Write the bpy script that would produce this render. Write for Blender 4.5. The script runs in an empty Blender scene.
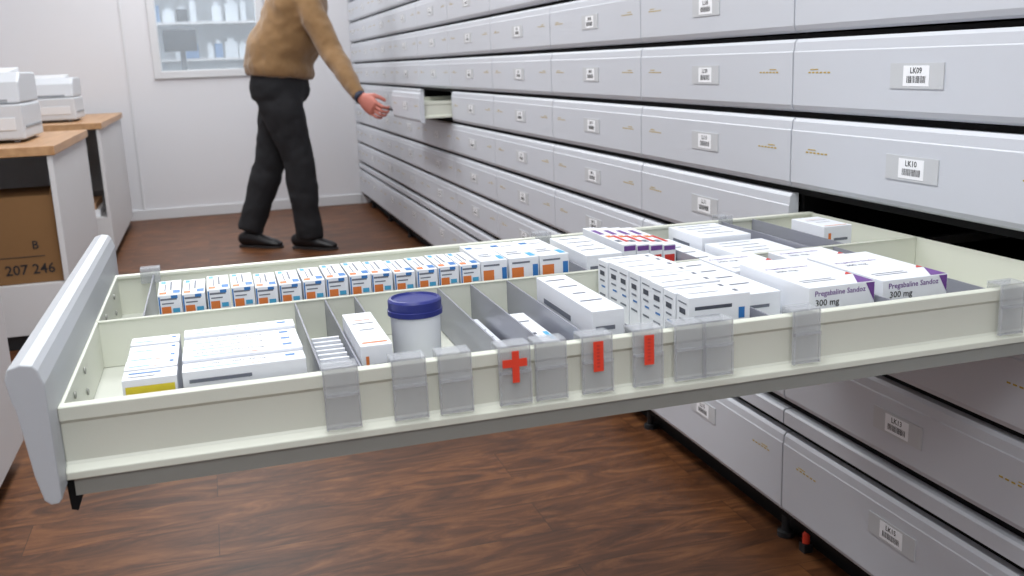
import bpy, bmesh, math, random
from mathutils import Vector, Matrix, noise
random.seed(7)
S=bpy.context.scene
COL=S.collection

# ------------------------------------------------------------------ materials
def lin(h):
    h=h.lstrip('#'); r=[int(h[i:i+2],16)/255 for i in (0,2,4)]
    return tuple([(c/12.92 if c<=.04045 else ((c+.055)/1.055)**2.4) for c in r]+[1.0])
MATS={}
def mat(name,col,rough=.5,metal=0,alpha=1,bump=0,bscale=200,var=0,vscale=6,emit=0,spec=.5,sheen=0,trans=0):
    if name in MATS: return MATS[name]
    m=bpy.data.materials.new(name); m.use_nodes=True
    nt=m.node_tree; b=nt.nodes['Principled BSDF']
    c=lin(col)
    b.inputs['Base Color'].default_value=c
    b.inputs['Roughness'].default_value=rough
    b.inputs['Metallic'].default_value=metal
    b.inputs['Alpha'].default_value=alpha
    b.inputs['Specular IOR Level'].default_value=spec
    if trans: b.inputs['Transmission Weight'].default_value=trans
    if sheen: b.inputs['Sheen Weight'].default_value=sheen
    if emit:
        b.inputs['Emission Color'].default_value=c; b.inputs['Emission Strength'].default_value=emit
    geo=nt.nodes.new('ShaderNodeNewGeometry')
    if var:
        n=nt.nodes.new('ShaderNodeTexNoise'); n.inputs['Scale'].default_value=vscale; n.inputs['Detail'].default_value=4
        nt.links.new(geo.outputs['Position'],n.inputs['Vector'])
        mx=nt.nodes.new('ShaderNodeMixRGB'); mx.blend_type='MIX'
        mx.inputs[1].default_value=tuple([x*(1-var) for x in c[:3]]+[1]); mx.inputs[2].default_value=tuple([min(1,x*(1+var)) for x in c[:3]]+[1])
        nt.links.new(n.outputs['Fac'],mx.inputs[0]); nt.links.new(mx.outputs[0],b.inputs['Base Color'])
    if bump:
        n2=nt.nodes.new('ShaderNodeTexNoise'); n2.inputs['Scale'].default_value=bscale; n2.inputs['Detail'].default_value=3
        nt.links.new(geo.outputs['Position'],n2.inputs['Vector'])
        bp=nt.nodes.new('ShaderNodeBump'); bp.inputs['Strength'].default_value=bump; bp.inputs['Distance'].default_value=.002
        nt.links.new(n2.outputs['Fac'],bp.inputs['Height']); nt.links.new(bp.outputs[0],b.inputs['Normal'])
    MATS[name]=m; return m

def floor_mat():
    m=bpy.data.materials.new('wood_floor'); m.use_nodes=True; nt=m.node_tree; b=nt.nodes['Principled BSDF']
    L=nt.links.new; N=nt.nodes.new
    geo=N('ShaderNodeNewGeometry')
    br=N('ShaderNodeTexBrick'); br.inputs['Scale'].default_value=1; br.inputs['Brick Width'].default_value=1.15; br.inputs['Row Height'].default_value=.16
    br.inputs['Mortar Size'].default_value=.0007; br.inputs['Mortar Smooth'].default_value=.2; br.offset=.37
    br.inputs['Color1'].default_value=(0,0,0,1); br.inputs['Color2'].default_value=(1,1,1,1); br.inputs['Mortar'].default_value=(.4,.4,.4,1)
    L(geo.outputs['Position'],br.inputs['Vector'])
    mp=N('ShaderNodeMapping'); mp.inputs['Scale'].default_value=(2.0,8,1); L(geo.outputs['Position'],mp.inputs['Vector'])
    ad=N('ShaderNodeVectorMath'); ad.operation='ADD'; sc=N('ShaderNodeVectorMath'); sc.operation='SCALE'; sc.inputs['Scale'].default_value=7
    L(br.outputs['Color'],sc.inputs[0]); L(mp.outputs[0],ad.inputs[0]); L(sc.outputs[0],ad.inputs[1])
    n=N('ShaderNodeTexNoise'); n.inputs['Scale'].default_value=1.7; n.inputs['Detail'].default_value=10; n.inputs['Roughness'].default_value=.66; n.inputs['Distortion'].default_value=1.8
    L(ad.outputs[0],n.inputs['Vector'])
    r=N('ShaderNodeValToRGB'); e=r.color_ramp.elements
    e[0].position=.30; e[0].color=lin('#331d0e'); e[1].position=.74; e[1].color=lin('#8a5a34')
    x=e.new(.5); x.color=lin('#5e381e')
    L(n.outputs['Fac'],r.inputs[0])
    hs=N('ShaderNodeMixRGB'); hs.blend_type='MULTIPLY'; hs.inputs[0].default_value=1
    rr=N('ShaderNodeValToRGB'); rr.color_ramp.elements[0].color=(.84,.84,.84,1); rr.color_ramp.elements[1].color=(1.05,1.05,1.02,1)
    L(br.outputs['Color'],rr.inputs[0]); L(r.outputs[0],hs.inputs[1]); L(rr.outputs[0],hs.inputs[2])
    dk=N('ShaderNodeMixRGB'); dk.inputs[2].default_value=lin('#2a170c'); L(br.outputs['Fac'],dk.inputs[0]); L(hs.outputs[0],dk.inputs[1])
    L(dk.outputs[0],b.inputs['Base Color'])
    b.inputs['Roughness'].default_value=.48; b.inputs['Specular IOR Level'].default_value=.35
    bp=N('ShaderNodeBump'); bp.inputs['Strength'].default_value=.12; bp.inputs['Distance'].default_value=.002
    L(n.outputs['Fac'],bp.inputs['Height']); L(bp.outputs[0],b.inputs['Normal'])
    return m

def wood_top_mat():
    m=bpy.data.materials.new('beech_top'); m.use_nodes=True; nt=m.node_tree; b=nt.nodes['Principled BSDF']; L=nt.links.new; N=nt.nodes.new
    geo=N('ShaderNodeNewGeometry'); mp=N('ShaderNodeMapping'); mp.inputs['Scale'].default_value=(22,1.5,22); L(geo.outputs['Position'],mp.inputs['Vector'])
    n=N('ShaderNodeTexNoise'); n.inputs['Scale'].default_value=1.5; n.inputs['Detail'].default_value=5; L(mp.outputs[0],n.inputs['Vector'])
    r=N('ShaderNodeValToRGB'); e=r.color_ramp.elements; e[0].position=.3; e[0].color=lin('#a97e55'); e[1].position=.75; e[1].color=lin('#c49a70')
    L(n.outputs['Fac'],r.inputs[0]); L(r.outputs[0],b.inputs['Base Color']); b.inputs['Roughness'].default_value=.4
    return m

def tint_mat(name,col,alpha,rough=.15):
    m=bpy.data.materials.new(name); m.use_nodes=True; nt=m.node_tree; b=nt.nodes['Principled BSDF']
    b.inputs['Base Color'].default_value=lin(col); b.inputs['Roughness'].default_value=rough; b.inputs['Alpha'].default_value=alpha
    b.inputs['Specular IOR Level'].default_value=.8
    MATS[name]=m; return m

M_front=mat('front_lacquer','#c7cad1',.42,bump=.05,bscale=700)
M_frontp=mat('front_panel_grey','#b7babf',.45,bump=.05,bscale=700)
M_black=mat('cabinet_black','#08080a',.7,spec=.2)
M_dark=mat('cabinet_dark','#1c1d20',.6)
M_holder=mat('label_holder','#c3c5c8',.4)
M_white=mat('paper_white','#f2f3f6',.6)
M_ink=mat('ink_black','#1a1a1e',.6)
M_inkm=mat('ink_mid','#454955',.6)
M_inkg=mat('ink_grey','#6f7480',.6)
M_yel=mat('tick_ochre','#b79a35',.6)
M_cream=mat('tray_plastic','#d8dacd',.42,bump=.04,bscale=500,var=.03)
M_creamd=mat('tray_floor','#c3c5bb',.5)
M_metal=mat('runner_steel','#94958f',.45,metal=.2)
M_carton=mat('carton_white','#e8ebf1',.5)
M_cartong=mat('carton_grey','#d9dce4',.5)  # slightly greyer carton stock
M_blue=mat('print_blue','#2f74b8',.5)
M_cyan=mat('print_cyan','#4aa5cf',.5)
M_orange=mat('print_orange','#d9793a',.5)
M_red=mat('print_red','#c8352c',.5)
M_redl=mat('label_red','#e8432a',.5)
M_purp=mat('print_purple','#6b3f8c',.5)
M_yell=mat('print_yellow','#e2cf3a',.5)
M_green=mat('print_green','#3f9a63',.5)
M_navy=mat('lid_navy','#232c78',.38)
M_jar=mat('jar_white','#e6e9ef',.35)
M_div=tint_mat('divider_plastic','#9a9ca8',.76,.3)
M_clear=tint_mat('clear_plastic','#c6c9cf',.33,.12)
M_wall=mat('wall_paint','#dfdfe3',.7,bump=.03,bscale=300)
M_trim=mat('trim_white','#d8d9dc',.5)
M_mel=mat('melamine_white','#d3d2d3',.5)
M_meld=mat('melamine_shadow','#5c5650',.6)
M_floor=floor_mat(); M_beech=wood_top_mat()
M_card=mat('cardboard','#7d5a34',.75,bump=.1,bscale=150,var=.08)
M_printer=mat('printer_plastic','#c9ccd1',.45)
M_printerd=mat('printer_dark','#8b8f95',.45)
M_sweater=mat('sweater_knit','#84643f',.9,bump=.6,bscale=260,var=.12,vscale=30,sheen=.3)
M_pants=mat('trousers_black','#19191d',.85,bump=.2,bscale=300)
M_skin=mat('skin','#c4786a',.5,bump=.05,bscale=400)
M_shoe=mat('shoe_leather','#141316',.4)
M_sole=mat('shoe_sole','#2b2626',.7)
M_hair=mat('hair_grey','#6d665e',.8,bump=.8,bscale=180)
M_shirt=mat('shirt_navy','#2b3245',.8)
M_eye=mat('eye_white','#e8e6e2',.3)
M_iris=mat('eye_iris','#3a2a1c',.3)
M_lip=mat('lips','#a85f55',.5)
M_ceil=mat('ceiling_white','#e6e6e4',.8)
M_glow=mat('lamp_diffuser','#ffffff',.5,emit=2)
M_glass=tint_mat('window_glass','#e6eef4',.20,.05)  # whitish tint paints the washed-out brightness of the back room into the pane
M_bot1=mat('bottle_blue','#6b8fba',.4); M_bot2=mat('bottle_dark','#26323f',.4); M_bot3=mat('bottle_white','#dde5ec',.4)
M_backroom=mat('backroom_wall','#c4d2de',.7)

# ------------------------------------------------------------------ mesh builder
_txt={}
def text_geo(s):
    if s in _txt: return _txt[s]
    cu=bpy.data.curves.new('t','FONT'); cu.body=s; cu.align_x='CENTER'; cu.align_y='CENTER'; cu.size=1; cu.resolution_u=2; cu.offset=.012
    ob=bpy.data.objects.new('t',cu); COL.objects.link(ob)
    dg=bpy.context.evaluated_depsgraph_get(); dg.update()
    me=bpy.data.meshes.new_from_object(ob.evaluated_get(dg))
    r=([v.co.copy() for v in me.vertices],[tuple(p.vertices) for p in me.polygons])
    bpy.data.objects.remove(ob); bpy.data.meshes.remove(me); bpy.data.curves.remove(cu)
    _txt[s]=r; return r
class MB:
    def __init__(s): s.v=[];s.f=[];s.m=[];s.ms=[];s.M=Matrix.Identity(4)
    def mi(s,m):
        if m not in s.ms: s.ms.append(m)
        return s.ms.index(m)
    def add(s,vs,fs,m):
        o=len(s.v); s.v+= [s.M@Vector(p) for p in vs]; i=s.mi(m)
        for f in fs: s.f.append(tuple(o+k for k in f)); s.m.append(i)
    def quad(s,pts,m): s.add(pts,[tuple(range(len(pts)))],m)
    def box(s,x0,x1,y0,y1,z0,z1,m):
        s.add([(x0,y0,z0),(x1,y0,z0),(x1,y1,z0),(x0,y1,z0),(x0,y0,z1),(x1,y0,z1),(x1,y1,z1),(x0,y1,z1)],
              [(0,3,2,1),(4,5,6,7),(0,1,5,4),(1,2,6,5),(2,3,7,6),(3,0,4,7)],m)
    def prof(s,pts,axis,a0,a1,m):
        n=len(pts)
        def P(p,a): return (a,p[0],p[1]) if axis=='x' else ((p[0],a,p[1]) if axis=='y' else (p[0],p[1],a))
        vs=[P(p,a0) for p in pts]+[P(p,a1) for p in pts]
        s.add(vs,[(i,(i+1)%n,n+(i+1)%n,n+i) for i in range(n)]+[tuple(range(n))[::-1],tuple(range(n,2*n))],m)
    def lathe(s,prof,c,m,seg=40):
        vs=[];fs=[];n=len(prof)
        for r,z in prof:
            for k in range(seg):
                a=2*math.pi*k/seg; vs.append((c[0]+r*math.cos(a),c[1]+r*math.sin(a),c[2]+z))
        for i in range(n-1):
            for k in range(seg):
                fs.append((i*seg+k,i*seg+(k+1)%seg,(i+1)*seg+(k+1)%seg,(i+1)*seg+k))
        fs.append(tuple(range(seg))[::-1]); fs.append(tuple((n-1)*seg+k for k in range(seg)))
        s.add(vs,fs,m)
    def text(s,t,o,u,v,size,m,sx=1):
        vs,fs=text_geo(t); o=Vector(o);u=Vector(u);v=Vector(v)
        s.add([o+u*p.x*size*sx+v*p.y*size for p in vs],fs,m)
    def loft(s,rings,m,seg=20,side=(0,1,0)):
        vs=[];fs=[];n=len(rings); side=Vector(side)
        for i,(c,a,b) in enumerate(rings):
            c=Vector(c); d=(Vector(rings[min(i+1,n-1)][0])-Vector(rings[max(i-1,0)][0])).normalized()
            u=(side-d*side.dot(d)).normalized(); w=d.cross(u)
            for k in range(seg):
                t=2*math.pi*k/seg; vs.append(c+u*a*math.cos(t)+w*b*math.sin(t))
        for i in range(n-1):
            for k in range(seg): fs.append((i*seg+k,i*seg+(k+1)%seg,(i+1)*seg+(k+1)%seg,(i+1)*seg+k))
        fs.append(tuple(range(seg))[::-1]); fs.append(tuple((n-1)*seg+k for k in range(seg)))
        s.add(vs,fs,m)
    def obj(s,name,parent=None,bevel=0,smooth=False,norm=True):
        me=bpy.data.meshes.new(name); me.from_pydata([tuple(v) for v in s.v],[],s.f)
        for m in s.ms: me.materials.append(m)
        me.polygons.foreach_set('material_index',s.m)
        if norm:
            bm=bmesh.new(); bm.from_mesh(me); bmesh.ops.recalc_face_normals(bm,faces=bm.faces); bm.to_mesh(me); bm.free()
        if smooth: me.polygons.foreach_set('use_smooth',[True]*len(me.polygons))
        me.update(); ob=bpy.data.objects.new(name,me); COL.objects.link(ob)
        if parent: ob.parent=parent
        if bevel:
            b=ob.modifiers.new('bevel','BEVEL'); b.width=bevel; b.segments=2; b.limit_method='ANGLE'; b.angle_limit=math.radians(50)
        return ob
def empty(name):
    e=bpy.data.objects.new(name,None); COL.objects.link(e); e.empty_display_size=.1; return e
def decalquad(mb,o,u,v,w,h,m):
    o=Vector(o);u=Vector(u);v=Vector(v)
    mb.quad([o-u*w/2-v*h/2,o+u*w/2-v*h/2,o+u*w/2+v*h/2,o-u*w/2+v*h/2],m)

# ------------------------------------------------------------------ dimensions
W=.6957; Y0=1.6675; R=.1474; Z0=.7734
YB=7.6
XL=-2.45; XR=.75; YN=-2.6; HC=2.75

# ------------------------------------------------------------------ room
b=MB(); b.box(XL-.1,XR+.1,YN-.1,YB+.1,-.06,0,M_floor); b.obj('floor')
b=MB(); b.box(XL-.1,XR+.1,YN-.1,YB+.1,HC,HC+.1,M_ceil); b.obj('ceiling')
b=MB(); b.box(XL-.1,XL,YN-.1,YB+.1,0,HC,M_wall); b.obj('wall_left')
b=MB(); b.box(XR,XR+.1,YN-.1,YB+.1,0,HC,M_wall); b.obj('wall_right')
b=MB(); b.box(XL,XR,YN-.1,YN,0,HC,M_wall); b.obj('wall_front')
wx0,wx1,wz0,wz1=-1.37,-.66,1.05,2.1
b=MB(); b.box(XL,wx0,YB,YB+.1,0,HC,M_wall); b.box(wx1,XR,YB,YB+.1,0,HC,M_wall)
b.box(wx0,wx1,YB,YB+.1,0,wz0,M_wall); b.box(wx0,wx1,YB,YB+.1,wz1,HC,M_wall); b.obj('wall_back')
b=MB(); b.box(XL,-.0,YB-.014,YB,0,.075,M_trim); b.obj('baseboard_back',bevel=.003)
b=MB(); b.box(-1.60,-1.585,YB-.008,YB,.075,HC,M_trim); b.obj('trim_1',bevel=.003)
b=MB(); t=.045
b.box(wx0-t,wx0+.01,YB-.02,YB+.1,wz0-t,wz1+t,M_trim); b.box(wx1-.01,wx1+t,YB-.02,YB+.1,wz0-t,wz1+t,M_trim)
b.box(wx0,wx1,YB-.02,YB+.1,wz0-t,wz0+.01,M_trim); b.box(wx0,wx1,YB-.02,YB+.1,wz1-.01,wz1+t,M_trim)
win=empty('window_1'); b.obj('window_frame',win,bevel=.004)
b=MB(); b.box(wx0,wx1,YB+.04,YB+.046,wz0,wz1,M_glass); b.obj('window_pane',win)
for nm_,a in (('wall_backroom_back',(-2.6,.4,9.3,9.35,0,HC)),('wall_backroom_left',(-2.65,-2.6,YB+.1,9.3,0,HC)),('wall_backroom_right',(.4,.45,YB+.1,9.3,0,HC))):
    b=MB(); b.box(*a,M_backroom); b.obj(nm_)
b=MB(); b.box(-2.6,.4,YB+.1,9.3,-.06,0,M_floor); b.obj('floor_backroom')
b=MB(); b.box(-2.6,.4,YB+.1,9.3,HC,HC+.05,M_ceil); b.obj('ceiling_backroom')
b=MB(); b.box(-1.95,-.3,8.55,8.57,.4,2.2,M_bot3)
for z in (.85,1.13,1.41,1.69,1.97):
    b.box(-1.95,-.3,8.25,8.55,z,z+.02,M_trim)
    x=-1.93
    while x<-.40:
        w=random.uniform(.04,.10); h=random.uniform(.10,.2); m=random.choice([M_bot1,M_bot2,M_bot3,M_bot3,M_bot1,M_bot3])
        if random.random()<.75:
            b.box(x,x+w,8.3,8.4,z+.02,z+.02+h*.8,m); b.box(x+w*.25,x+w*.75,8.32,8.38,z+.02+h*.8,z+.02+h,M_bot3)
        x+=w+random.uniform(.005,.03)
b.box(-1.97,-1.95,8.2,8.57,0,2.2,M_trim); b.box(-.3,-.28,8.2,8.57,0,2.2,M_trim)
b.obj('shop_shelf_with_bottles')
mon=MB(); mon.box(-1.34,-1.10,7.95,7.98,1.2,1.36,M_bot2); mon.box(-1.23,-1.19,7.96,7.98,1.05,1.2,M_bot2); mon.box(-1.3,-1.12,7.9,8.03,1.04,1.055,M_bot2)
mon.box(-1.7,-.5,7.85,8.1,1.0,1.04,M_trim); mon.box(-1.68,-1.64,7.87,8.08,0,1.0,M_trim); mon.box(-.56,-.52,7.87,8.08,0,1.0,M_trim); mon.obj('desk_with_monitor',bevel=.004)

# ------------------------------------------------------------------ drawer cabinet
cab=empty('drawer_cabinet')
NI0,NI1=-4,9
rows=[(Z0+k*R,Z0+(k+1)*R) for k in range(0,11)]
low=[(Z0-R,Z0),(Z0-2*R,Z0-R),(Z0-3*R,Z0-2*R),(.279,.326),(.084,.274)]
top=rows[-1][1]
ybeg=Y0+NI0*W
car=MB()
car.box(.62,.64,ybeg,YB-.001,.0,top+.02,M_black)
for i in range(NI0,NI1+1):
    y=Y0+i*W
    if y<YB-.02: car.box(.03,.62,y-.006,y+.006,.06,top,M_black)
for z0,z1 in rows+low: car.box(.026,.62,ybeg,YB-.001,z1-.012,z1,M_black)
car.box(.026,.62,ybeg,YB-.001,.06,.078,M_black)
car.box(.07,.09,ybeg,YB-.001,0,.06,M_black)
car.box(-.0,.64,ybeg-.02,ybeg,0,top+.02,M_front)
car.box(-.0,.64,ybeg,YB-.001,top,top+.03,M_front)
car.obj('carcass',cab)
def front(mb,y0,y1,z0,z1,dx=0,m=M_front,lab=True,code=None,strip=False):
    g=.0022; zb=z0+.003; zt=z1-.009; h=zt-zb
    if strip: P=[(.022,0),(.006,0),(0,.004),(0,h-.004),(.004,h),(.022,h)]
    else: P=[(.022,0),(.012,0),(.004,.004),(0,.013),(0,h-.024),(.0015,h-.022),(.003,h-.006),(.008,h),(.022,h)]
    mb.prof([(x+dx,zb+z) for x,z in P],'y',y0+g,y1-g,m)
    if strip or not lab: return
    yc=(y0+y1)/2; zc=(zb+zt)/2+.001
    if h>.16: zc=zt-.065
    X=dx-.0008
    mb.box(X-.001,dx,yc-.062,yc+.062,zc-.02,zc+.02,M_holder)
    mb.box(X-.0014,X-.0010,yc-.030,yc+.030,zc-.016,zc+.016,M_white)
    if code: mb.text(code,(X-.0017,yc,zc+.008),(0,-1,0),(0,0,1),.013,M_ink)
    yy=yc-.022
    while yy<yc+.021:
        w=random.uniform(.0007,.002); mb.quad([(X-.0017,yy,zc-.011),(X-.0017,yy+w,zc-.011),(X-.0017,yy+w,zc+.000),(X-.0017,yy,zc+.000)],M_ink); yy+=w+random.uniform(.0009,.002)
    for s,ye in ((1,y0),(-1,y1)):
        for k in range(6):
            yk=ye+s*(.055+k*.012); mb.box(dx-.0007,dx,yk-.0035,yk+.0035,zc+.004,zc+.0065,M_yel)
        mb.box(dx-.0007,dx,ye+s*.07-.012,ye+s*.07+.012,zc+.010,zc+.0115,M_yel)
fr=MB(); letters='KLMNPQRSTUVWXYZ'
for i in range(NI0,NI1):
    y0=Y0+i*W; y1=min(Y0+(i+1)*W,YB-.002)
    for k,(z0,z1) in enumerate(rows):
        if i==4 and k==0: continue
        code='L%s%02d'%(letters[(i+1)%15],10-k if k<10 else 1)
        front(fr,y0,y1,z0,z1,0,M_front,True,code)
    for k,(z0,z1) in enumerate(low):
        if i==-1 and k==0: continue
        front(fr,y0,y1,z0,z1,0,M_front,True,'L%s%02d'%(letters[(i+1)%15],11+k),strip=(k==3))
fr.obj('drawer_fronts',cab)
ft=MB()
for i in range(NI0,NI1):
    y=Y0+i*W+.05
    ft.lathe([(.018,0),(.018,.012),(.009,.014),(.009,.08)],(.045,y,0),M_dark,16)
ft.obj('plinth_feet',cab)
ft=MB(); ft.lathe([(.008,0),(.008,.02),(.005,.024),(.005,.035)],(.045,1.64,.02),M_redl,16); ft.box(.035,.055,1.63,1.65,0,.02,M_dark); ft.obj('plinth_clip',cab)

# ------------------------------------------------------------------ trays
def tray(mb,xa,xb,yn,yf,zt,zb):
    fl=zb+.010
    def wall(y,s):
        P=[(0,zt),(.013,zt),(.013,zt-.004),(.009,zt-.008),(.009,fl-.002),(.006,zb),(-.007,zb),(-.007,zb+.008),(.001,zb+.013),(.003,zb+.016),(.003,zt-.018),(-.001,zt-.014),(-.001,zt-.001)]
        mb.prof([(y+s*a,z) for a,z in P],'x',xa,xb,M_cream)
    wall(yn,1); wall(yf,-1)
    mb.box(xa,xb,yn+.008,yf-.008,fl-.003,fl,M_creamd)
    mb.box(xa,xa+.004,yn+.008,yf-.008,fl,zt-.001,M_cream)
    mb.box(xb-.004,xb,yn+.008,yf-.008,fl,zt-.001,M_cream)
ZT=.7296; ZBt=.656; YNr=.9877; YFr=1.6485; XP=-1.262; XT=XP+.018; XBK=.035
od=empty('open_drawer')
b=MB(); tray(b,XT,XBK,YNr,YFr,ZT,ZBt)
b.box(XT+.002,XBK-.005,1.336,1.3395,ZBt+.01,ZT,M_cream)
b.box(XT+.002,XBK-.005,1.3345,1.341,ZT-.003,ZT,M_cream)
b.obj('tray',od,bevel=.0012)
b=MB()
for y in (YNr+.001,YFr-.013):
    b.prof([(y-.004,ZBt-.0005),(y+.014,ZBt-.0005),(y+.014,ZBt-.020),(y+.010,ZBt-.020),(y+.010,ZBt-.004),(y+.002,ZBt-.004),(y+.002,ZBt-.018),(y-.004,ZBt-.018)],'x',XT+.006,.55,M_metal)
b.obj('runner_rails',od)
b=MB()
for y in (1.07,1.16,1.42,1.55):
    for z in (.69,.715):
        b.M=Matrix.Translation((XT+.0045,y,z))@Matrix.Rotation(math.pi/2,4,'Y'); b.lathe([(.004,0),(.004,.0015),(.002,.002)],(0,0,0),M_metal,14)
b.M=Matrix.Identity(4)
b.prof([(XT-.002,.664),(XT+.014,.655),(XT+.014,.642),(XT+.006,.622),(XT,.624)],'y',.985,.992,M_black)
b.obj('panel_brackets',od)
b=MB(); zb=.649
P=[(.018,.004),(.015,0),(.008,0),(.003,.005),(-.002,.03),(-.009,.095),(-.012,.106),(-.0145,.126),(-.011,.136),(.000,.139),(.010,.137),(.014,.132),(.018,.118)]
b.prof([(XP+x,zb+z) for x,z in P],'y',.943,1.71,M_frontp)
b.obj('front_panel',od,bevel=.0015)
b=MB()
for x in (-.988,-.947,-.906,-.787,-.738,-.683,-.623,-.450,-.275,-.13): b.box(x-.001,x+.001,YNr+.014,1.3355,ZBt+.012,ZT-.002,M_div)
for x in (-1.185,-.552,-.47,-.365,-.165,-.10): b.box(x-.001,x+.001,1.3415,YFr-.011,ZBt+.012,ZT-.002,M_div)
b.obj('cross_dividers',od)
def tab(mb,x,w=.036,label=None,y=YNr,s=-1,zt=ZT+.007):
    h=.066
    def Y(a): return y+s*a
    def bx(x0,x1,a0,a1,z0,z1,m=M_clear):
        ya,yb=sorted((Y(a0),Y(a1))); mb.box(x0,x1,ya,yb,z0,z1,m)
    x0,x1=x-w/2,x+w/2
    bx(x0,x1,.007,.009,zt-h,zt)
    bx(x0,x1,-.016,.009,zt,zt+.0018)
    bx(x0,x1,-.0165,-.015,zt-.022,zt)
    bx(x0,x1,.009,.0105,zt-h,zt-h+.003); bx(x0,x1,.009,.0125,zt-.030,zt-.027)
    for xe in (x0,x1-.0015): bx(xe,xe+.0015,.009,.0125,zt-h,zt-.027); bx(xe,xe+.0015,.009,.0105,zt-.027,zt)
    if label=='cross':
        bx(x-.004,x+.004,.0127,.0133,zt-.040,zt-.004,M_redl); bx(x-.015,x+.013,.0127,.0134,zt-.022,zt-.013,M_redl)
    if label=='bar':
        bx(x-.0060,x+.0060,.0127,.0132,zt-.040,zt-.005,M_redl)
        for k in range(7): bx(x-.002,x+.0015,.0133,.0134,zt-.035+k*.004,zt-.033+k*.004,M_red)
b=MB()
for x,l in ((-.972,None),(-.900,None),(-.850,None),(-.783,'cross'),(-.741,None),(-.686,'bar'),(-.624,'bar'),(-.572,None),(-.534,None),(-.416,None),(-.112,None)):
    tab(b,x,.037,l)
for x in (-1.19,-.525,-.16): tab(b,x,.03,None,YFr,1)
b.obj('label_tabs',od)

sd=empty('pulled_drawer')
yA,yB=Y0+4*W,Y0+5*W
b=MB(); front(b,yA,yB,Z0,Z0+R,-.15,M_front,True,'LP10'); b.obj('front_panel',sd)
b=MB(); tray(b,-.127,.45,yA+.02,yB-.02,Z0+.098,Z0+.022); b.obj('tray',sd)

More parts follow.
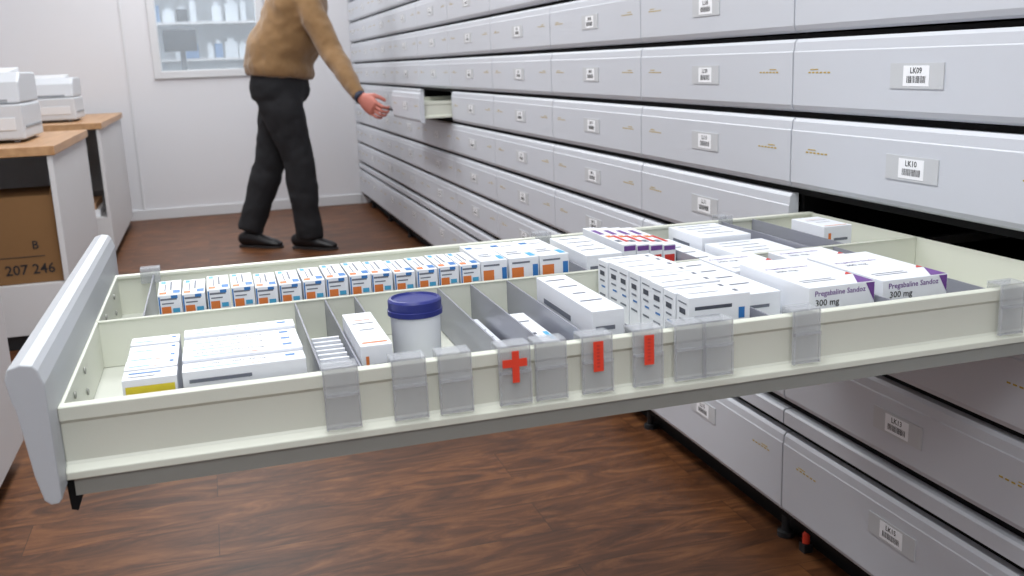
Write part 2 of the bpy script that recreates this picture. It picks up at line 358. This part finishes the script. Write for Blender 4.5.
# ------------------------------------------------------------------ medicine cartons
FZ=ZBt+.0105
E=.0004
def carton(mb,x0,x1,y0,y1,z0,z1,style='plain',m=M_carton):
    mb.box(x0,x1,y0,y1,z0,z1,m)
    w=x1-x0; d=y1-y0; h=z1-z0; xc=(x0+x1)/2; yc=(y0+y1)/2; zc=(z0+z1)/2
    fy=y0-E; tz=z1+E
    T=lambda u,v,a,bb,mm: decalquad(mb,(xc+u*w,yc+v*d,tz),(1,0,0),(0,1,0),a*w,bb*d,mm)
    Fq=lambda u,v,a,bb,mm: decalquad(mb,(xc+u*w,fy,zc+v*h),(1,0,0),(0,0,1),a*w,bb*h,mm)
    Lq=lambda u,v,a,bb,mm: decalquad(mb,(x0-E,yc+u*d,zc+v*h),(0,1,0),(0,0,1),a*d,bb*h,mm)
    if style=='row':
        Fq(-.05,.43,.7,.03,M_inkg); Fq(-.1,.36,.5,.02,M_inkg)
        Fq(-.18,.20,.40,.22,M_orange); Fq(.24,.24,.3,.07,M_cyan); Fq(.24,.13,.26,.03,M_inkg)
        Fq(.0,.00,.84,.12,M_cyan); Fq(.2,.46,.28,.05,M_blue); Fq(0,-.14,.6,.04,M_inkg); Fq(-.45,.1,.06,.75,M_blue); Fq(-.1,-.22,.5,.04,M_orange)
        T(.05,.1,.08,.6,M_inkg); T(-.2,-.02,.05,.5,M_inkg); T(.30,-.32,.3,.2,M_blue); T(-.28,-.38,.3,.14,M_orange); T(-.3,.36,.2,.16,M_cyan)
    elif style=='spine':
        mb.text('CLOPIDOGREL 75 mg',(xc-.1*w,yc+.15*d,tz),(1,0,0),(0,1,0),.0075 if w>.08 else .0036,M_inkg)
        T(-.22,-.22,.4,.06,M_cyan); T(.38,.1,.08,.2,M_blue); T(.1,-.32,.1,.06,M_orange)
        Fq(-.2,.36,.5,.05,M_inkg)
    elif style=='spineY':
        Fq(0,.2,.9,.4,M_yell); Fq(-.1,.1,.4,.2,M_blue)
        T(-.1,.15,.6,.14,M_blue); T(-.15,-.25,.5,.08,M_inkg)
    elif style=='sand':
        Fq(-.1,.34,.6,.05,M_inkm); Fq(-.2,.22,.4,.03,M_inkg); Fq(-.2,.12,.42,.03,M_inkg); Fq(.36,.22,.10,.16,M_blue); Fq(0,-.2,.7,.04,M_inkg)
        T(-.15,.1,.5,.05,M_inkg); T(.36,0,.06,.3,M_inkg)
        Lq(0,.40,.7,.02,M_inkg); Lq(0,.28,.5,.08,M_inkm); Lq(0,.15,.5,.03,M_inkg); Lq(-.1,.05,.4,.03,M_blue); Lq(0,-.1,.6,.03,M_inkg)
    elif style=='preg':
        mb.text('Pregabaline Sandoz',(xc-.003,fy,zc+h*.31),(1,0,0),(0,0,1),min(.0103,w*.1),M_purp)
        mb.text('300 mg',(xc-.022,fy,zc+h*.04),(1,0,0),(0,0,1),.0118,M_ink)
        mb.quad([(x1-.014,fy,z1-.001),(x1-.001,fy,z1-.001),(x1-.001,fy,z0+.02)],M_purp)
        mb.quad([(x1-.026,y0+.001,tz),(x1-.001,y0+.001,tz),(x1-.001,y0+.045,tz)],M_purp)
        mb.quad([(x1-.012,y0+.047,tz),(x1-.001,y0+.047,tz),(x1-.001,y0+.06,tz)],M_red)
        mb.text('Pregabaline Sandoz',(xc-.008,yc+.03,tz),(1,0,0),(0,1,0),.0085,M_purp); mb.text('300 mg',(xc-.02,yc+.012,tz),(1,0,0),(0,1,0),.011,M_inkg)
        T(-.15,-.28,.5,.012,M_inkg); T(-.15,-.33,.5,.012,M_inkg)
    elif style=='redp':
        T(.3,-.2,.3,.35,M_red); T(-.2,.2,.4,.25,M_purp); T(-.1,-.05,.4,.1,M_orange); Fq(0,.15,.8,.25,M_red); Fq(0,.42,.9,.10,M_purp); T(-.2,-.3,.4,.1,M_inkg)
    elif style=='big':
        Fq(-.22,.24,.4,.2,M_orange); Fq(.1,.0,.75,.1,M_cyan); Fq(.38,.22,.18,.3,M_blue); Fq(0,-.15,.8,.04,M_inkg); Fq(-.1,.42,.6,.03,M_inkg)
        T(-.1,-.25,.5,.03,M_inkg); T(-.1,-.15,.4,.03,M_inkg); T(.35,-.35,.2,.2,M_cyan); T(-.3,.3,.25,.1,M_blue); T(.1,.25,.4,.02,M_inkg)
    elif style=='green':
        Fq(-.25,.3,.3,.22,M_yell); Fq(.1,.3,.25,.22,M_green); Fq(.36,.1,.2,.6,M_cyan); T(-.2,-.2,.4,.06,M_inkm); T(.35,-.3,.18,.25,M_cyan); T(0,.2,.6,.03,M_inkg); Fq(0,-.1,.8,.06,M_inkg); T(-.35,-.4,.2,.1,M_green)
    elif style=='txt':
        for k in range(4): T(random.uniform(-.1,.05),.36-.2*k,random.uniform(.4,.75),.022,M_inkg)
        Fq(-.1,.25,.6,.06,M_inkg); Fq(0,0,.7,.03,M_inkg); Lq(.1,.2,.5,.08,M_inkg)
    elif style=='ostripe':
        T(0,-.42,.8,.03,M_orange); T(0,.15,.7,.02,M_inkg); T(0,-.05,.5,.02,M_inkg); T(0,.25,.6,.015,M_orange)
        Fq(-.3,.1,.1,.5,M_orange); Fq(.1,.2,.5,.06,M_inkg)
def jit(mb,xc,yc,a=.02): mb.M=Matrix.Translation((xc,yc,0))@Matrix.Rotation(random.uniform(-a,a),4,'Z')@Matrix.Translation((-xc,-yc,0))
b=MB(); x=-1.166
for k in range(14):
    w=.0300; jit(b,x+w/2,1.42,.015); carton(b,x,x+w,1.358+random.uniform(-.003,.003),1.455,FZ,.751+random.uniform(-.002,.002),'row'); x+=.0322
for w in (.040,.046,.046):
    jit(b,x+w/2,1.43,.02); carton(b,x,x+w,1.356,1.49,FZ,.755,'big'); x+=w+.0015
b.M=Matrix.Identity(4); b.obj('medicine_carton_row',bevel=.0006)
b=MB(); y=1.012
for k in range(5):
    jit(b,-1.155,y+.016,.01); carton(b,-1.186,-1.133,y,y+.031,FZ,.742+random.uniform(-.002,.001),'spineY' if k==0 else 'spine'); y+=.0325
y=1.012
for k in range(5):
    jit(b,-1.066,y+.016,.008); carton(b,-1.128,-1.003,y,y+.031,FZ,.744+random.uniform(-.002,.002),'spine'); y+=.0325
b.M=Matrix.Identity(4); b.obj('medicine_carton_row',bevel=.0006)
b=MB()
for k in range(8): 
    y=1.03+k*.018; b.box(-.984,-.951,y,y+.004,FZ,.722,M_carton); b.box(-.980,-.955,y-.002,y,FZ+.005,.716,M_cartong)
b.obj('blister_strips',bevel=.0005)
b=MB(); carton(b,-.944,-.909,1.02,1.17,FZ,.745,'ostripe'); b.obj('medicine_carton',bevel=.0007)
b=MB(); c=(-.856,1.155,FZ)
b.lathe([(.028,0),(.0295,.003),(.0305,.06),(.031,.078)],c,M_jar,48)
b.lathe([(.0320,.074),(.0340,.075),(.0340,.081),(.0330,.0815),(.0330,.092),(.031,.0945),(.0285,.095),(.027,.0925),(.002,.0925)],c,M_navy,64)
j=b.obj('lidded_plastic_jar',smooth=True)
e=j.modifiers.new('es','EDGE_SPLIT'); e.split_angle=math.radians(35)
b=MB(); carton(b,-.731,-.690,1.05,1.26,FZ,.690,'txt'); carton(b,-.729,-.696,1.07,1.22,.6908,.708,'green'); b.obj('medicine_carton_stack',bevel=.0006)
b=MB(); carton(b,-.778,-.745,1.10,1.28,FZ,.690,'txt',M_cartong); b.obj('medicine_carton',bevel=.0006)
b=MB(); carton(b,-.671,-.630,1.03,1.235,FZ,.751,'txt'); b.obj('medicine_carton',bevel=.0006)
b=MB(); y=1.03
for k in range(8):
    jit(b,-.505,y+.016,.03); carton(b,-.546+random.uniform(-.002,.002),-.463,y,y+.0335,FZ,.751+random.uniform(-.002,.003),'sand'); y+=.0365
b.M=Matrix.Identity(4); b.obj('medicine_carton_row',bevel=.0006)
b=MB()
carton(b,-.379,-.283,1.03,1.20,FZ,.7015,'preg'); carton(b,-.378,-.281,1.032,1.202,.7023,.748,'preg')
carton(b,-.444,-.388,1.08,1.30,FZ,.736,'txt')
carton(b,-.380,-.29,1.212,1.32,FZ,.735,'preg')
b.obj('medicine_carton_stack',bevel=.0007)
b=MB()
carton(b,-.26,-.165,1.212,1.32,FZ,.733,'preg')
carton(b,-.270,-.170,1.03,1.20,FZ,.7015,'preg'); carton(b,-.268,-.168,1.033,1.203,.7023,.746,'preg')
b.obj('medicine_carton_stack',bevel=.0007)
b=MB(); carton(b,-.545,-.485,1.37,1.54,FZ,.745,'txt'); b.obj('medicine_carton',bevel=.0007)
b=MB(); x=-.462
for k in range(4): carton(b,x,x+.022,1.42,1.60,FZ,.746-.002*k,'redp'); x+=.0235
b.obj('medicine_carton_row',bevel=.0006)
b=MB(); carton(b,-.355,-.295,1.36,1.6,FZ,.712,'txt'); carton(b,-.285,-.175,1.36,1.48,FZ,.722,'txt'); carton(b,-.285,-.19,1.49,1.62,FZ,.730,'txt'); b.obj('medicine_carton_stack',bevel=.0006)
b=MB(); carton(b,-.090,-.035,1.42,1.52,FZ,.743,'ostripe'); b.obj('medicine_carton',bevel=.0006)

# ------------------------------------------------------------------ left counters
def counter(name,y0,y1,h=.79,closed=False,depth=.74,shelf=.26,XF=-1.66):
    e=empty(name); b=MB(); x0=XF-depth
    b.box(x0,XF+.012,y0-.01,y1+.01,h-.035,h,M_beech); b.obj('worktop',e,bevel=.002)
    b=MB(); b.box(x0,XF-.02,y1-.02,y1,0.06,h-.036,M_mel)
    b.box(x0,XF-.02,y0,y0+.018,0.06,shelf if not closed else h-.036,M_mel)
    b.box(XF-.02,XF,y0,y1,.06,h-.036,M_mel)
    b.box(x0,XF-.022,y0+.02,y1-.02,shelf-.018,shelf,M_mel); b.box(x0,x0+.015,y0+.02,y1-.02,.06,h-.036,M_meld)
    b.box(x0+.02,XF-.05,y0+.02,y1-.02,0,.06,M_dark); b.obj('carcass',e,bevel=.001)
    return e
counter('white_base_cabinet',1.2,2.86,h=.95,closed=True)
counter('printer_counter',4.10,5.22,XF=-1.66,h=.79)
counter('printer_counter',5.93,7.4)
b=MB(); b.box(-2.00,-1.685,4.13,4.5,.262,.60,M_card)
b.prof([(-2.0,.60),(-2.06,.67),(-2.057,.673),(-1.995,.602)],'y',4.13,4.5,M_card); b.prof([(-1.69,.60),(-1.683,.63),(-1.687,.632),(-1.694,.602)],'y',4.13,4.5,M_card)
b.text('207 246',(-1.80,4.1285,.315),(1,0,0),(0,0,1),.055,M_ink); b.text('B',(-1.77,4.1285,.41),(1,0,0),(0,0,1),.045,M_ink)
b.box(-1.92,-1.74,4.1288,4.13,.365,.368,M_ink)
b.obj('cardboard_box')
def printer(x0,x1,y0,y1,z,h):
    e=empty('laser_printer'); b=MB()
    b.box(x0,x1,y0,y1,z+.012,z+h*.55,M_printer); b.obj('lower_body',e,bevel=.008)
    b=MB(); b.prof([(y0+.01,z+h*.56),(y1,z+h*.56),(y1,z+h),(y0+.10,z+h),(y0+.03,z+h*.86)],'x',x0+.004,x1-.004,M_printer); b.obj('upper_body',e,bevel=.008)
    b=MB(); b.box(x0+.03,x1-.03,y0-.004,y0+.01,z+h*.18,z+h*.36,M_trim); b.box(x1-.001,x1+.003,y0+.04,y1-.04,z+h*.2,z+h*.24,M_printerd)
    b.box(x0+.05,x1-.05,y0+.012,y0+.02,z+h*.57,z+h*.62,M_printerd); b.box(x0+.04,x0+.14,y0+.04,y0+.09,z+h,z+h*1.02,M_printerd)
    b.prof([(y0+.12,z+h),(y1-.03,z+h),(y1-.03,z+h*1.08)],'x',x0+.06,x1-.06,M_trim)
    for a in (x0+.03,x1-.05):
        for c in (y0+.03,y1-.05): b.box(a,a+.02,c,c+.02,z,z+.012,M_printerd)
    b.obj('trays_and_controls',e,bevel=.002)
printer(-2.18,-1.79,4.40,4.87,.791,.28)
printer(-2.16,-1.80,6.2,6.62,.791,.25)
b=MB(); b.box(-2.0,-1.72,5.99,6.4,.261,.30,M_white); b.box(-1.99,-1.74,6.0,6.38,.3005,.335,M_beech); b.obj('paper_stack')

# ------------------------------------------------------------------ man
man=empty('man')
def rem(ob,vox=.011,sm=8,disp=None):
    r=ob.modifiers.new('r','REMESH'); r.mode='VOXEL'; r.voxel_size=vox; r.use_smooth_shade=True
    s=ob.modifiers.new('s','SMOOTH'); s.iterations=sm; s.factor=.5
    if disp:
        tx=bpy.data.textures.new('folds','CLOUDS'); tx.noise_scale=disp[1]; tx.noise_depth=2
        d=ob.modifiers.new('d','DISPLACE'); d.texture=tx; d.strength=disp[0]; d.mid_level=.5; d.texture_coords='GLOBAL'
    return ob
g=Vector((.9,-.43,0)).normalized(); rt=Vector((-.43,-.9,0)).normalized()
PV=Vector((-.665,5.88,.95))
b=MB()
b.loft([(PV+Vector((.0,0,.11)),.175,.145),(PV+Vector((0,0,.06)),.185,.155),(PV,.195,.165),(PV+Vector((0,0,-.06)),.19,.16),(PV+Vector((0,0,-.10)),.14,.13)],M_pants,28,side=rt)
RH=PV+rt*.085+Vector((.015,0,-.05)); LH=PV-rt*.085+Vector((-.015,0,-.05))
RK=Vector((-.600,5.80,.52)); RA=Vector((-.575,5.80,.06)); LK=Vector((-.755,6.0,.50)); LA=Vector((-.905,6.04,.10))
for H_,K_,A_ in ((RH,RK,RA),(LH,LK,LA)):
    b.loft([(H_+Vector((0,0,.03)),.095,.125),(H_.lerp(K_,.15),.11,.132),(H_.lerp(K_,.45),.10,.118),(H_.lerp(K_,.8),.086,.098),(K_,.082,.092),(K_.lerp(A_,.25),.080,.091),(K_.lerp(A_,.6),.074,.083),(K_.lerp(A_,.9),.072,.08),(A_,.072,.082)],M_pants,24,side=rt)
rem(b.obj('trousers',man),.011,6,(.022,.09))
for k,(A_,fd) in enumerate(((RA,Vector((.80,-.60,0))),(LA,Vector((.80,-.60,0))))):
    fd.normalize(); sd_=Vector((fd.y,-fd.x,0)); b=MB(); base=Vector((A_.x,A_.y,0))
    if k==0: base-=fd*.04
    def ring(t,hw,zl,zh): return (base+fd*t+Vector((0,0,(zl+zh)/2)),hw,(zh-zl)/2)
    b.loft([ring(-.075,.022,.012,.06),ring(-.06,.034,.006,.085),ring(-.02,.038,.004,.105),ring(.03,.038,.004,.10),ring(.08,.042,.004,.078),ring(.13,.047,.004,.062),ring(.175,.043,.005,.05),ring(.205,.028,.008,.038),ring(.215,.012,.012,.03)],M_shoe,20,side=sd_)
    rem(b.obj('shoe_%d'%k,man),.006,4)
    b=MB(); pts=[(-.078,.015),(-.06,.034),(0,.036),(.06,.038),(.13,.048),(.18,.044),(.21,.028),(.222,.008)]
    pl=[base+fd*t+sd_*h for t,h in pts]+[base+fd*t-sd_*h for t,h in reversed(pts)]
    b.prof([(p.x,p.y) for p in pl],'z',.0,.014,M_sole); b.obj('sole_%d'%k,man,bevel=.002)
b=MB()
C1=Vector((-.535,5.85,1.36)); NK=Vector((-.455,5.82,1.585))
b.loft([(PV+Vector((0,0,.045)),.208,.188),(PV+Vector((.004,0,.085)),.218,.2),(PV+Vector((.02,0,.18)),.215,.195),(PV.lerp(C1,.7),.218,.185),(C1,.225,.172),(C1+Vector((.025,-.005,.09)),.215,.15),(C1+Vector((.045,-.015,.15)),.155,.115),(C1+Vector((.06,-.022,.20)),.09,.085),(NK+Vector((0,0,.02)),.062,.064)],M_sweater,32,side=rt)
RS=C1+rt*.165+Vector((.08,-.01,.09)); RE=Vector((-.392,5.56,1.13)); RW=Vector((-.292,5.315,.885))
LS=C1-rt*.185+Vector((.03,-.01,.09)); LE=Vector((-.60,6.11,1.16)); LW=Vector((-.60,6.05,.91))
for S_,E_,W_ in ((RS,RE,RW),(LS,LE,LW)):
    b.loft([(S_+(C1-S_)*.25,.075,.08),(S_,.08,.085),(S_.lerp(E_,.3),.074,.078),(S_.lerp(E_,.8),.064,.068),(E_,.062,.065),(E_.lerp(W_,.3),.057,.060),(E_.lerp(W_,.75),.046,.048),(E_.lerp(W_,.93),.038,.040),(W_,.036,.038)],M_sweater,22,side=rt)
rem(b.obj('sweater',man),.011,6,(.025,.10))
b=MB()
for E_,W_ in ((RE,RW),(LE,LW)):
    d=(W_-E_).normalized(); b.loft([(W_-d*.01,.031,.033),(W_+d*.014,.031,.033),(W_+d*.015,.024,.027)],M_shirt,20,side=rt)
b.loft([(NK+Vector((0,0,0)),.062,.064),(NK+Vector((.006,-.003,.05)),.06,.062),(NK+Vector((.006,-.003,.052)),.05,.05)],M_shirt,24,side=rt)
b.obj('shirt_cuffs_collar',man,smooth=True)
def hand(name,wrist,palm_dir,width_dir,normal,fingers,thumb,k=1):
    b=MB(); w=wrist
    b.loft([(w-palm_dir*.02,.024,.021),(w,.028*k,.020),(w+palm_dir*.03*k,.040*k,.020*k),(w+palm_dir*.065*k,.045*k,.018*k),(w+palm_dir*.09*k,.043*k,.015*k),(w+palm_dir*.097*k,.034*k,.008)],M_skin,20,side=width_dir)
    for ch,r in fingers:
        pts=[]
        for i,p in enumerate(ch): pts.append((p,r*(1-.1*i),r*(1-.1*i)))
        tipd=(ch[-1]-ch[-2]).normalized(); pts.append((ch[-1]+tipd*r*.6,r*.45,r*.45))
        b.loft(pts,M_skin,12,side=width_dir)
    pts=[(p,r,r) for p,r in thumb]; td=(thumb[-1][0]-thumb[-2][0]).normalized(); pts.append((thumb[-1][0]+td*.006,.005,.005)); b.loft(pts,M_skin,12,side=normal)
    rem(b.obj(name,man),.0035,3)
pd=Vector((.075,-.085,-.08)).normalized()
wd=Vector((.15,-.25,.95)); wd=(wd-pd*wd.dot(pd)).normalized()
nm=pd.cross(wd).normalized()
if nm.x<0: nm=-nm
K=1.12
w0=RW+pd*.010; kn=w0+pd*.095*K
fs=[]
for k,(L,r) in enumerate(((.9,.0103),(1,.0106),(.93,.0101),(.75,.0090))):
    s=kn+wd*(.036-.0240*k)-pd*.012
    p1=s+pd*.046*L*K+nm*.009; p2=p1+(pd*.5+nm*.85).normalized()*.028*K*L; p3=p2+(nm*.95-pd*.3).normalized()*.021*K*L
    fs.append(([s,p1,p2,p3],r))
th=[(w0+pd*.025+wd*.024,.016),(w0+pd*.058+wd*.052+nm*.012,.0128),(w0+pd*.092+wd*.058+nm*.032,.0106),(w0+pd*.115+wd*.054+nm*.046,.0095)]
hand('right_hand',w0,pd,wd,nm,fs,th,K)
pd=Vector((.05,-.05,-1)).normalized(); wd=Vector((g.x,g.y,0)); wd=(wd-pd*wd.dot(pd)).normalized(); nm=pd.cross(wd).normalized()
if nm.dot(rt)<0: nm=-nm
w0=LW+pd*.012; kn=w0+pd*.092; fs=[]
for k,(L,r) in enumerate(((.9,.0088),(1,.009),(.93,.0086),(.75,.0076))):
    s=kn+wd*(.031-.0205*k)-pd*.012; p1=s+pd*.046*L+nm*.006; p2=p1+(pd*.85+nm*.5).normalized()*.027*L; p3=p2+(pd*.6+nm*.8).normalized()*.02*L
    fs.append(([s,p1,p2,p3],r))
th=[(w0+pd*.025+wd*.022,.014),(w0+pd*.055+wd*.047+nm*.012,.0115),(w0+pd*.085+wd*.052+nm*.02,.0095),(w0+pd*.105+wd*.05+nm*.026,.0085)]
hand('left_hand',w0,pd,wd,nm,fs,th)
HD=NK+Vector((.045,-.025,.20)); up=Vector((.12,-.06,1)).normalized(); fw=(g*.93+Vector((0,0,-.35))).normalized(); fw=(fw-up*fw.dot(up)).normalized(); hr=fw.cross(up).normalized()
b=MB()
b.loft([(NK-Vector((0,0,.03)),.058,.06),(NK+Vector((.012,-.006,.05)),.054,.058),(HD-up*.06-fw*.01,.054,.06)],M_skin,24,side=hr)
def hring(z,a,bk,f=0): return (HD+up*z+fw*f,a,bk)
b.loft([hring(-.118,.022,.022,.062),hring(-.108,.040,.045,.045),hring(-.085,.055,.068,.022),hring(-.05,.065,.085,.006),hring(-.01,.071,.094,.0),hring(.03,.074,.097,-.004),hring(.07,.068,.088,-.008),hring(.1,.05,.065,-.01),hring(.118,.02,.028,-.01)],M_skin,28,side=hr)
b.loft([(HD+fw*.086+up*.012,.009,.009),(HD+fw*.100-up*.012,.012,.012),(HD+fw*.106-up*.028,.016,.013),(HD+fw*.09-up*.037,.014,.008)],M_skin,14,side=hr)
for s in (-1,1):
    b.loft([(HD+hr*s*.070-fw*.008-up*.035,.006,.012),(HD+hr*s*.079-fw*.012-up*.01,.007,.018),(HD+hr*s*.083-fw*.014+up*.015,.007,.018),(HD+hr*s*.076-fw*.01+up*.03,.005,.010)],M_skin,14,side=hr)
rem(b.obj('head',man),.005,4)
b=MB()
for s in (-1,1):
    c=HD+hr*s*.031+fw*.083+up*.004
    b.M=Matrix.Translation(c); b.lathe([(.002,-.012),(.008,-.009),(.012,0),(.008,.009),(.002,.012)],(0,0,0),M_eye,16)
    b.M=Matrix.Identity(4)
    b.loft([(c+fw*.0095,.0055,.0055),(c+fw*.0125,.004,.004)],M_iris,12,side=hr)
    b.loft([(HD+hr*s*.014+fw*.094+up*.023,.003,.004),(HD+hr*s*.032+fw*.092+up*.029,.004,.005),(HD+hr*s*.05+fw*.078+up*.023,.002,.003)],M_hair,10,side=up)
b.loft([(HD+hr*-.024+fw*.083-up*.063,.002,.002),(HD+fw*.095-up*.061,.004,.007),(HD+hr*.024+fw*.083-up*.063,.002,.002)],M_lip,10,side=fw)
b.obj('eyes_brows_mouth',man,smooth=True)
b=MB()
b.loft([hring(-.045,.062,.05,-.05),hring(-.01,.075,.075,-.030),hring(.03,.080,.088,-.022),hring(.07,.076,.097,-.012),hring(.105,.056,.074,-.012),hring(.128,.022,.032,-.012)],M_hair,28,side=hr)
rem(b.obj('hair',man),.006,3,(.01,.03))

# ------------------------------------------------------------------ lights
def panel(x,y,p,sx=.6,sy=1.2,z=HC):
    e=empty('ceiling_light'); e.location=(x,y,z)
    b=MB(); b.box(-sx/2-.02,sx/2+.02,-sy/2-.02,sy/2+.02,-.03,-.0005,M_trim); o=b.obj('housing',e)
    b=MB(); b.box(-sx/2,sx/2,-sy/2,sy/2,-.034,-.031,M_glow); b.obj('diffuser',e)
    l=bpy.data.lights.new('lamp','AREA'); l.shape='RECTANGLE'; l.size=sx; l.size_y=sy; l.energy=p; l.color=(.955,.985,1)
    lo=bpy.data.objects.new('lamp',l); lo.location=(0,0,-.04); COL.objects.link(lo); lo.parent=e
for x,y,p in ((-1.1,-1.2,32),(-1.1,1.0,31),(-1.1,3.2,33),(-1.1,5.4,30),(-1.1,6.9,16)): panel(x,y,p)
panel(-1.1,8.5,58)
w=bpy.data.worlds.new('World'); S.world=w; w.use_nodes=True
w.node_tree.nodes['Background'].inputs[0].default_value=(.8,.85,.9,1); w.node_tree.nodes['Background'].inputs[1].default_value=.4

# ------------------------------------------------------------------ camera
pi_,ya,ro=.2287,.2907,-.0386
F=Vector((math.cos(pi_)*math.sin(ya),math.cos(pi_)*math.cos(ya),-math.sin(pi_)))
Rv=Vector((math.cos(ya),-math.sin(ya),0)); U=Rv.cross(F)
R2=Rv*math.cos(ro)+U*math.sin(ro); U2=U*math.cos(ro)-Rv*math.sin(ro)
cam=bpy.data.cameras.new('camera'); co=bpy.data.objects.new('camera',cam); COL.objects.link(co)
mw=Matrix((R2,U2,-F)).transposed().to_4x4(); mw.translation=(-1.0755,0,1.04); co.matrix_world=mw
cam.sensor_width=36; cam.lens=976.26/1024*36; cam.clip_start=.02
cam.dof.use_dof=True; cam.dof.focus_distance=1.35; cam.dof.aperture_fstop=9
S.camera=co
S.view_settings.view_transform='Standard'; S.view_settings.exposure=0
